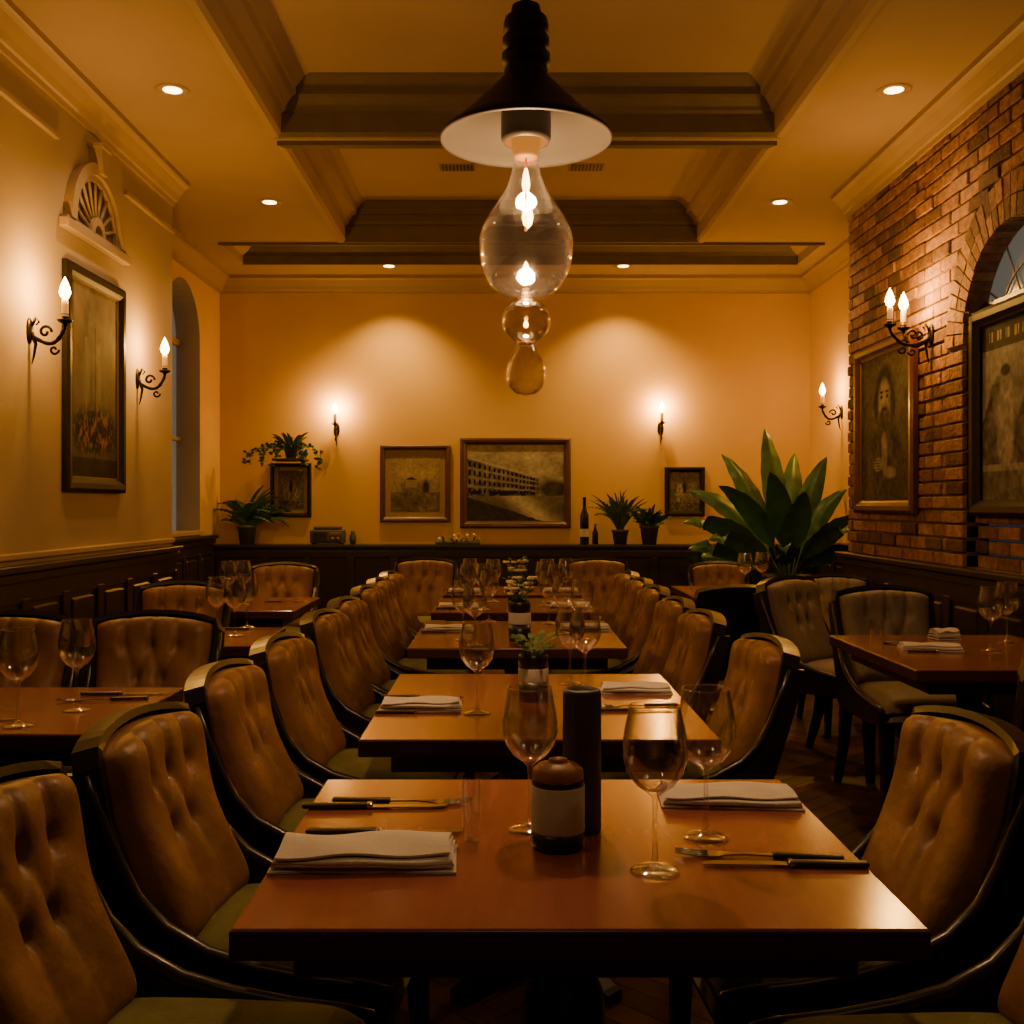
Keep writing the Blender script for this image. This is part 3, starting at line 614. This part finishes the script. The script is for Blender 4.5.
# ------------------------------------------------------------ pictures
def vnoise(h,w,sc,seed):
    rs=np.random.RandomState(seed); out=np.zeros((h,w)); amp=1;tot=0
    for o in range(4):
        gy,gx=int(sc*2**o)+2,int(sc*2**o)+2; g_=rs.rand(gy,gx)
        yy=np.linspace(0,gy-1.001,h);xx=np.linspace(0,gx-1.001,w); yi=yy.astype(int);xi=xx.astype(int); fy=(yy-yi)[:,None];fx=(xx-xi)[None,:]
        fy=fy*fy*(3-2*fy);fx=fx*fx*(3-2*fx)
        v=g_[yi][:,xi]*(1-fy)*(1-fx)+g_[yi][:,xi+1]*(1-fy)*fx+g_[yi+1][:,xi]*fy*(1-fx)+g_[yi+1][:,xi+1]*fy*fx
        out+=v*amp;tot+=amp;amp*=0.5
    return out/tot
def paint(kind,h,w,seed):
    v,u=np.mgrid[0:1:h*1j,0:1:w*1j]; n=vnoise(h,w,5,seed); n2=vnoise(h,w,18,seed+1); n3=vnoise(h,w,34,seed+5); L=np.zeros((h,w)); 
    sep=np.array([1.0,0.78,0.52])
    el=lambda cx,cy,rx,ry,s=0.15: np.clip((1-np.sqrt(((u-cx)/rx)**2+((v-cy)/ry)**2))/s,0,1)
    def over(L,m,val): return L*(1-m)+val*m
    if kind=='street':
        L=0.20+0.22*v+0.40*(n-.5)
        roof=0.50+0.34*(1-u)**1.1; m=((v<roof)&(v>0.33)&(u<0.74)).astype(float)
        L=over(L,m,0.13+0.35*(n2-.35))
        for k in range(16):
            uk=0.03+0.68*(1-(1-k/16)**1.25)
            for lv in (0.40,0.52,0.64,0.75):
                vt=0.33+(roof-0.33)*(lv-0.33)/0.5
                m=((np.abs(u-uk)<0.011)&(np.abs(v-vt)<0.026*(1.3-u))&(v<roof)).astype(float); L=over(L,m,0.012)
        for lv in (0.46,0.58,0.70):
            vt=0.33+(roof-0.33)*(lv-0.33)/0.5
            L=over(L,((np.abs(v-vt)<0.006)&(u<0.74)).astype(float),0.30)
        m=((v<roof+0.015)&(v>roof-0.02)&(u<0.75)).astype(float); L=over(L,m,0.40)
        L=over(L,el(0.90,0.42,0.2,0.14,0.4),0.03+0.06*n2)
        L=over(L,((v>0.33)&(v<0.40)&(u<0.7)&(n2>0.45)).astype(float),0.02)
        rd=(v<0.33); L=np.where(rd,0.06+0.16*n+0.35*np.exp(-((u-0.50-0.9*(0.33-v))/0.13)**2),L)
        L=np.where(rd&(v<0.30-0.42*u+0.05*n2),0.02+0.04*n2,L); L=L*(0.65+0.7*n3)
        C=L[...,None]*np.array([0.86,0.78,0.66])
    elif kind=='land':
        L=0.24+0.25*(n-.5)+0.1*v; L=over(L,el(0.45,0.42,0.30,0.16,0.4),0.08+0.14*n2); L=over(L,el(0.72,0.42,0.10,0.20,0.5),0.04)
        L=np.where(v<0.34,0.06+0.30*n2*n,L); L=np.where((np.abs(v-0.5)<0.07)&(np.abs(u-0.42)<0.12),0.24,L)
        L=np.where((v>0.57)&(v<0.62-0.4*np.abs(u-0.42))&(np.abs(u-0.42)<0.15),0.04,L); L=L*(0.6+0.8*n3); C=L[...,None]*sep
    elif kind=='portrait':
        L=0.06+0.10*(n-.3)+0.07*np.exp(-((u-.5)**2+(v-.7)**2)/.15)
        L=over(L,el(0.5,0.02,0.50,0.58,0.2),0.03+0.13*(n2-.2))
        L=over(L,el(0.49,0.33,0.07,0.17,0.3),0.24+0.2*(n2-.5))
        L=over(L,el(0.50,0.775,0.20,0.17,0.3),0.015+0.06*n2)
        L=over(L,el(0.66,0.66,0.06,0.14,0.4),0.02+0.04*n2); L=over(L,el(0.33,0.66,0.06,0.14,0.4),0.02+0.04*n2)
        L=over(L,el(0.49,0.685,0.140,0.165,0.35),0.36-1.1*np.clip(u-0.50,0,1))
        L=over(L,el(0.49,0.565,0.125,0.105,0.4),0.05+0.10*(n3-.3))
        for s in (-1,1):
            L=over(L,el(0.49+s*0.055,0.710,0.036,0.020,0.6),0.03); L=over(L,el(0.49+s*0.055,0.742,0.05,0.013,0.6),0.02)
        L=over(L,el(0.505,0.665,0.020,0.05,0.9),0.16); L=over(L,el(0.49,0.625,0.065,0.016,0.6),0.03); L=over(L,el(0.49,0.602,0.035,0.010,0.6),0.16)
        L=over(L,el(0.36,0.25,0.13,0.055,0.4),0.30); L=over(L,el(0.60,0.19,0.14,0.05,0.4),0.25)
        for k in range(4): L=over(L,((np.abs(v-0.22-0.020*k)<0.004)&(np.abs(u-0.34)<0.08)).astype(float),0.06)
        L=over(L,el(0.20,0.2,0.08,0.25,0.5),0.10); L=over(L,el(0.80,0.15,0.09,0.25,0.5),0.07); L=L*(0.5+1.0*n3); C=L[...,None]*np.array([0.95,0.82,0.62])
    elif kind=='garden':
        L=0.05+0.18*n*(0.4+v)
        C=L[...,None]*np.array([1,0.82,0.6])
        for cx,wd,top in ((0.45,0.10,0.86),(0.58,0.06,0.72),(0.33,0.05,0.7)):
            m=(np.clip((wd-np.abs(u-cx))/0.03,0,1)*(v>0.32)*(v<top+0.04*n2))[...,None]; C=C*(1-m)+m*(0.13+0.16*n2[...,None])*np.array([0.86,0.76,0.58])
        for k in range(5):
            m=((np.abs(u-0.39-0.03*k)<0.006)&(v>0.36)&(v<0.80))[...,None]; C=np.where(m,C*0.35,C)
        m=el(0.5,0.25,0.6,0.16,0.4)[...,None]
        fl=np.where(n3>0.60,1.0,np.where(n3>0.52,0.4,0.12))[...,None]
        hue=np.where((n2>0.5)[...,None],np.array([0.24,0.10,0.05]),np.array([0.09,0.11,0.045])); C=C*(1-m)+m*fl*hue
        C=np.where((v<0.1)[...,None],C*0.4,C)
    elif kind=='stilllife':
        L=0.08+0.12*n; L=over(L,el(0.35,0.45,0.18,0.32,0.4),0.20+0.3*(n2-.3)); L=over(L,el(0.66,0.4,0.14,0.30,0.4),0.16+0.2*(n2-.3))
        L=over(L,el(0.5,0.6,0.08,0.2,0.4),0.03); L=np.where(v<0.22,0.03+0.15*n2,L); L=L*(0.4+1.2*n2); C=L[...,None]*np.array([0.9,0.8,0.65])
    else:
        L=0.26+0.25*(n-.5); L=np.where(v>0.85,0.05,L)
        for k in range(8):
            L=np.where((np.abs(v-0.925)<0.03)&(np.abs(u-0.12-k*0.105)<0.03)&(np.sin(u*160+k*k)>-0.3),0.5,L)
        L=over(L,((v<0.40+0.25*np.abs(np.sin(7*u))*(1-u*0.3)+0.1*n2)&(v>0.2)).astype(float),0.06+0.25*(n2-.25)); L=over(L,el(0.30,0.42,0.13,0.30,0.3),0.34*(0.4+n2)); L=over(L,el(0.30,0.66,0.06,0.08,0.3),0.22);L=over(L,el(0.30,0.72,0.07,0.04,0.3),0.03)
        L=np.where(v<0.16,0.05+0.2*n2,L); L=L*(0.55+0.9*n3); C=L[...,None]*np.array([0.85,0.80,0.70])
    return np.clip(C,0.003,1)
def picture(name,w,h,loc,rz,kind,fk='redfr',t=0.05,matw=0.0,seed=1,depth=0.035,gilt=True):
    b=B(); iw,ih=w-2*t,h-2*t
    prof=[(0,0),(0,-depth*0.7),(t*0.25,-depth),(t*0.6,-depth*0.95),(t*0.85,-depth*0.6),(t,-depth*0.45),(t,-0.003)]
    for (a,ya),(c,yc) in zip(prof[:-1],prof[1:]):
        R=lambda i,y:[(-w/2+i,y,-h/2+i),(w/2-i,y,-h/2+i),(w/2-i,y,h/2-i),(-w/2+i,y,h/2-i)]
        A_,C_=R(a,ya),R(c,yc)
        for e in range(4): b.add([A_[e],A_[(e+1)%4],C_[(e+1)%4],C_[e]],[(0,1,2,3)],fk)
    if gilt:
        for (sx,sz,cx,cz) in ((iw,0.006,0,ih/2),(iw,0.006,0,-ih/2),(0.006,ih,iw/2,0),(0.006,ih,-iw/2,0)): b.box(cx-sx/2,cx+sx/2,-0.014,-0.004,cz-sz/2,cz+sz/2,'gilt')
    if matw>0: b.add([(-iw/2,-0.006,-ih/2),(iw/2,-0.006,-ih/2),(iw/2,-0.006,ih/2),(-iw/2,-0.006,ih/2)],[(0,1,2,3)],'matb')
    pw,ph=iw-2*matw,ih-2*matw; nx=int(160*min(1.3,max(0.7,pw/ph))); nz=int(nx*ph/pw); nb=len(b.V)
    Vv=[(-pw/2+pw*i/(nx-1),-0.008,-ph/2+ph*j/(nz-1)) for j in range(nz) for i in range(nx)]
    b.add(Vv,[(j*nx+i,j*nx+i+1,(j+1)*nx+i+1,(j+1)*nx+i) for j in range(nz-1) for i in range(nx-1)],'paint')
    me=b.mesh(name,False); C=paint(kind,nz,nx,seed).reshape(-1,3)
    ca=me.color_attributes.new('Col','FLOAT_COLOR','POINT'); arr=np.ones((len(me.vertices),4),dtype=np.float32); arr[nb:,:3]=C; ca.data.foreach_set('color',arr.ravel())
    return place(me,name,loc,rz)
def back_pic(x0,x1,y0,y1,*a,**k):
    d=YB-0.03; picture('framed_picture',(x1-x0)*d/F,(y1-y0)*d/F,(X((x0+x1)/2,d),YB-0.002,Z((y0+y1)/2,d)),0,*a,**k)
back_pic(380,450,445,522,'land',t=0.045,matw=0.05,seed=3)
back_pic(460,571,438,528,'street',t=0.06,seed=5)
back_pic(270,311,463,517,'stilllife',fk='ebony',t=0.035,matw=0.035,seed=9,gilt=False)
back_pic(665,705,467,516,'stilllife',fk='ebony',t=0.045,matw=0.0,seed=12,gilt=False)
picture('framed_picture',0.78,1.12,(XL+0.002,5.43,1.925),PI/2,'garden',fk='ebony',t=0.075,seed=21,depth=0.035)
picture('framed_picture',0.98,1.03,(XR-0.008,6.28,1.765),-PI/2,'portrait',fk='redfr',t=0.075,seed=31,depth=0.04)
picture('framed_picture',0.94,1.0,(XR+0.05,4.73,1.745),-PI/2,'poster',fk='ebony',t=0.08,seed=41,depth=0.05,gilt=False)
# fan ornament on left wall
b=B(); R=0.36
b.box(-0.42,0.42,-0.05,0,-0.03,0.02,'cream',0.008)
b.box(-0.40,0.40,-0.035,0,0.02,0.035,'cream',0.004)
def arcstrip(r0,r1,dp,k='cream',n=28):
    V=[];Fs=[]
    for i in range(n+1):
        a=PI*i/n
        for (r,y) in ((r0,0),(r0,-dp),(r1,-dp),(r1,0)): V.append((r*math.cos(a),y,0.03+r*math.sin(a)))
    for i in range(n):
        for j in range(3): Fs.append((i*4+j,i*4+j+1,(i+1)*4+j+1,(i+1)*4+j))
    b.add(V,Fs,k)
arcstrip(R-0.06,R,0.045); arcstrip(R-0.09,R-0.06,0.025); arcstrip(0.05,0.09,0.035)
for i in range(1,10):
    a=PI*i/10; b.tube([(0.07*math.cos(a),-0.012,0.03+0.07*math.sin(a)),((R-0.08)*math.cos(a),-0.012,0.03+(R-0.08)*math.sin(a))],0.010,'cream',8)
b.add([(0,-0.004,0.03)]+[((R-0.05)*math.cos(PI*i/20),-0.004,0.03+(R-0.05)*math.sin(PI*i/20)) for i in range(21)],[(0,i,i+1) for i in range(1,21)],'beam')
b.prism([(-0.035,0.34),(0.035,0.34),(0.055,0.47),(-0.055,0.47)],'cream','y',-0.07,0); b.box(-0.065,0.065,-0.08,0,0.465,0.49,'cream',0.004)
b.obj('fan_wall_ornament',(XL+0.001,5.42,2.66),PI/2)
# ------------------------------------------------------------ ledge items and plants
LZ=0.95; LY=9.33; FC=Vector((0,-1,0))
def potprof(r,h): return [(r*0.72,0),(r*0.95,h*0.85),(r*1.05,h*0.87),(r*1.05,h),(r*0.92,h),(r*0.9,h*0.9),(0.0001,h*0.88)]
def fern(b,base,n,L,el=(0.5,1.3),k='leaf',ysc=0.4):
    for i in range(n):
        a=random.uniform(0,2*PI); e=random.uniform(*el); l=L*random.uniform(0.65,1.05); p=Vector(base); ee=e; N=12
        for s in range(N):
            dr=Vector((math.cos(a)*math.cos(ee),math.sin(a)*math.cos(ee)*ysc,math.sin(ee))); p2=p+dr*l/N
            b.tube([p,p2],0.0022,k,4)
            if s>1:
                ll=0.05*math.sin(PI*(s/(N+1))**0.8)*L/0.4+0.008
                for sg in (-1,1): leaf(b,p2,a+sg*1.25,ll,ll*0.42,k,ee*0.4,0.5,nseg=2,nac=2,face=FC)
            p=p2; ee-=0.13
b=B(); b.lathe(potprof(0.085,0.17),'pot',seg=28); fern(b,(0,0,0.15),14,0.46,(0.7,1.5),ysc=0.2)
for i in range(34):
    s=random.choice((0,PI)); leaf(b,(0,0,0.15),s+random.uniform(-0.3,0.3),random.uniform(0.26,0.46)*(0.72 if s>1 else 1),0.034,'leaf' if i%3 else 'leafd',random.uniform(0.5,1.5),1.15,face=FC)
b.obj('potted_fern',(X(242,LY)+0.05,LY-0.02,LZ))
d=9.36
b=B(); b.box(-0.14,0.14,-0.14,0.10,-0.02,0,'dark',0.004); b.lathe(potprof(0.06,0.085),'pot',seg=24)
for i in range(46):
    a=random.uniform(0,2*PI); l=random.uniform(0.08,0.22)*(0.45 if math.sin(a)>0.3 else 1); leaf(b,(0.03*math.cos(a),0.03*math.sin(a),0.08),a,l,0.028,'leafd',random.uniform(0.5,1.5),1.2,face=FC)
for i in range(12):
    a=random.choice((0.1,3.0,-0.6,3.7,-1.2,-2)); pts=[]; L_=random.uniform(0.24,0.42)
    for s in range(9):
        t=s/8; pts.append((math.cos(a)*L_*min(1,t*1.3)*1.0,-0.10*t*abs(math.sin(a)),0.09+0.22*t-0.40*t*t*random.uniform(0.8,1)))
    b.tube(pts,0.0025,'leafd',5)
    for p in pts[2:]:
        for k in range(3): leaf(b,p,random.uniform(PI,2*PI),0.04,0.026,'leafd',random.uniform(-0.6,0.9),0.4,nseg=3,nac=2,face=FC)
b.obj('trailing_ivy_plant',(X(291,d),d,Z(459,d)))
b=B(); b.lathe(potprof(0.075,0.13),'pot',seg=24)
for i in range(60): leaf(b,(random.uniform(-.03,.03),random.uniform(-.03,.03),0.12),random.uniform(PI*0.9,2.1*PI),random.uniform(0.22,0.42),0.02,'leafd',random.uniform(0.9,1.6),0.9,face=FC)
fern(b,(0,0,0.12),10,0.40,(1.1,1.6),'leafd',0.3); b.obj('potted_herb',(X(620,LY),LY-0.02,LZ))
b=B(); b.lathe(potprof(0.085,0.17),'pot',seg=24)
for i in range(60): leaf(b,(0,0,0.15),random.uniform(PI*0.95,2.05*PI),random.uniform(0.12,0.25),0.04,'leafd' if i%2 else 'leaf',random.uniform(0.4,1.5),1.0,face=FC)
b.obj('potted_herb',(X(649,LY),LY-0.02,LZ))
b=B(); b.lathe([(0.036,0),(0.04,0.005),(0.04,0.23),(0.036,0.265),(0.016,0.32),(0.014,0.40),(0.017,0.402),(0.017,0.42),(0.0001,0.421)],'bottle',seg=28); b.lathe([(0.0405,0.07),(0.0408,0.14)],'label',seg=28,capb=False,capt=False); b.obj('wine_bottle',(X(584,LY),LY-0.05,LZ))
b=B(); b.lathe([(0.025,0),(0.028,0.004),(0.028,0.10),(0.012,0.14),(0.012,0.18),(0.0001,0.18)],'bottle',seg=20); b.obj('small_bottle',(X(598,LY)-0.02,LY+0.06,LZ))
b=B(); b.box(-0.15,0.15,-0.07,0.07,0.01,0.13,'pot',0.015,seg=4); b.box(-0.12,0.12,-0.055,0.055,0.13,0.16,'pot',0.01,seg=3)
for i in range(7): b.box(-0.12,-0.0,-0.075,-0.069,0.03+i*0.012,0.036+i*0.012,'black')
for xx in (0.05,0.10): b.lathe([(0.018,0),(0.016,0.015),(0.0001,0.016)],'gilt',mtx=Matrix.Translation((xx,-0.07,0.05))@Matrix.Rotation(PI/2,4,'X'),seg=16)
b.box(0.02,0.13,-0.075,-0.069,0.085,0.11,'gilt',0.002,seg=1)
for sx in (-0.12,0.12): b.box(sx-0.015,sx+0.015,-0.05,0.05,0,0.012,'black')
b.obj('vintage_radio',(X(328,LY),LY,LZ))
b=B(); b.lathe([(0.02,0),(0.03,0.03),(0.03,0.07),(0.018,0.10),(0.02,0.12)],'pot',seg=20); b.obj('small_jar',(X(353,LY),LY,LZ))
b=B(); b.box(-0.20,0.20,-0.04,0.04,0,0.03,'pot',0.01)
for i in range(34):
    x_=random.uniform(-0.19,0.19); leaf(b,(x_,random.uniform(-.03,.03),0.02),random.uniform(0,6.28),random.uniform(0.04,0.09),0.02,'leafd',random.uniform(0.2,1.3),0.8,nseg=3,nac=2)
    if i%3==0: b.sphere((x_,random.uniform(-.04,.02),random.uniform(0.04,0.09)),0.014,'pink' if i%2 else 'flower',8)
b.obj('flower_trough',(X(458,LY),LY-0.02,LZ))
# big leafy plant
b=B(); b.lathe([(0.13,0),(0.17,0.03),(0.19,0.70),(0.20,0.74),(0.18,0.74),(0.17,0.70),(0.0001,0.68)],'black',seg=32)
spec_=[(2.0,1.26,1.47,0.21,0.28),(2.6,1.16,1.32,0.20,0.6),(3.0,1.08,1.15,0.19,1.1),(3.25,1.0,0.95,0.19,1.25),(3.35,0.88,0.66,0.18,1.0),(-2.7,0.85,0.85,0.18,1.2),(-1.6,0.88,1.25,0.21,0.8),
 (0.5,1.08,1.38,0.19,0.50),(0.1,0.88,1.32,0.17,0.85),(-0.4,0.74,1.17,0.17,1.0),(-1.0,0.74,1.05,0.18,1.2),(-2.1,1.0,1.35,0.20,0.8),(1.2,1.16,1.32,0.19,0.5),(-2.9,0.98,1.28,0.18,1.0),(-0.2,0.56,0.85,0.16,1.0),(3.0,0.8,0.45,0.17,0.6),(-1.9,0.7,0.8,0.18,1.1),(2.3,0.85,1.0,0.17,1.0)]
for (a,l,e,w_,dr) in spec_: leaf(b,(0.04*math.cos(a),0.04*math.sin(a),0.70),a,l,w_,'leaf',e,dr,nseg=14,fold=0.3,stem=0.28,nac=6,face=FC,fw=0.75,rip=0.006)
b.obj('broadleaf_plant',(X(788,8.4),8.4,0))
# ------------------------------------------------------------ world + camera
w=bpy.data.worlds.new('World'); scene.world=w; w.use_nodes=True
w.node_tree.nodes['Background'].inputs[0].default_value=(0.05,0.06,0.08,1); w.node_tree.nodes['Background'].inputs[1].default_value=0.3
cam=bpy.data.cameras.new('Camera'); co=bpy.data.objects.new('Camera',cam); COL.objects.link(co); co.location=(0,0,CH); co.rotation_euler=(PI/2,0,0)
cam.sensor_width=36; cam.sensor_fit='HORIZONTAL'; cam.lens=36*F/1024; cam.shift_x=(512-CX)/1024; cam.shift_y=-(512-CY)/1024
cam.clip_start=0.02; cam.dof.use_dof=False
scene.camera=co
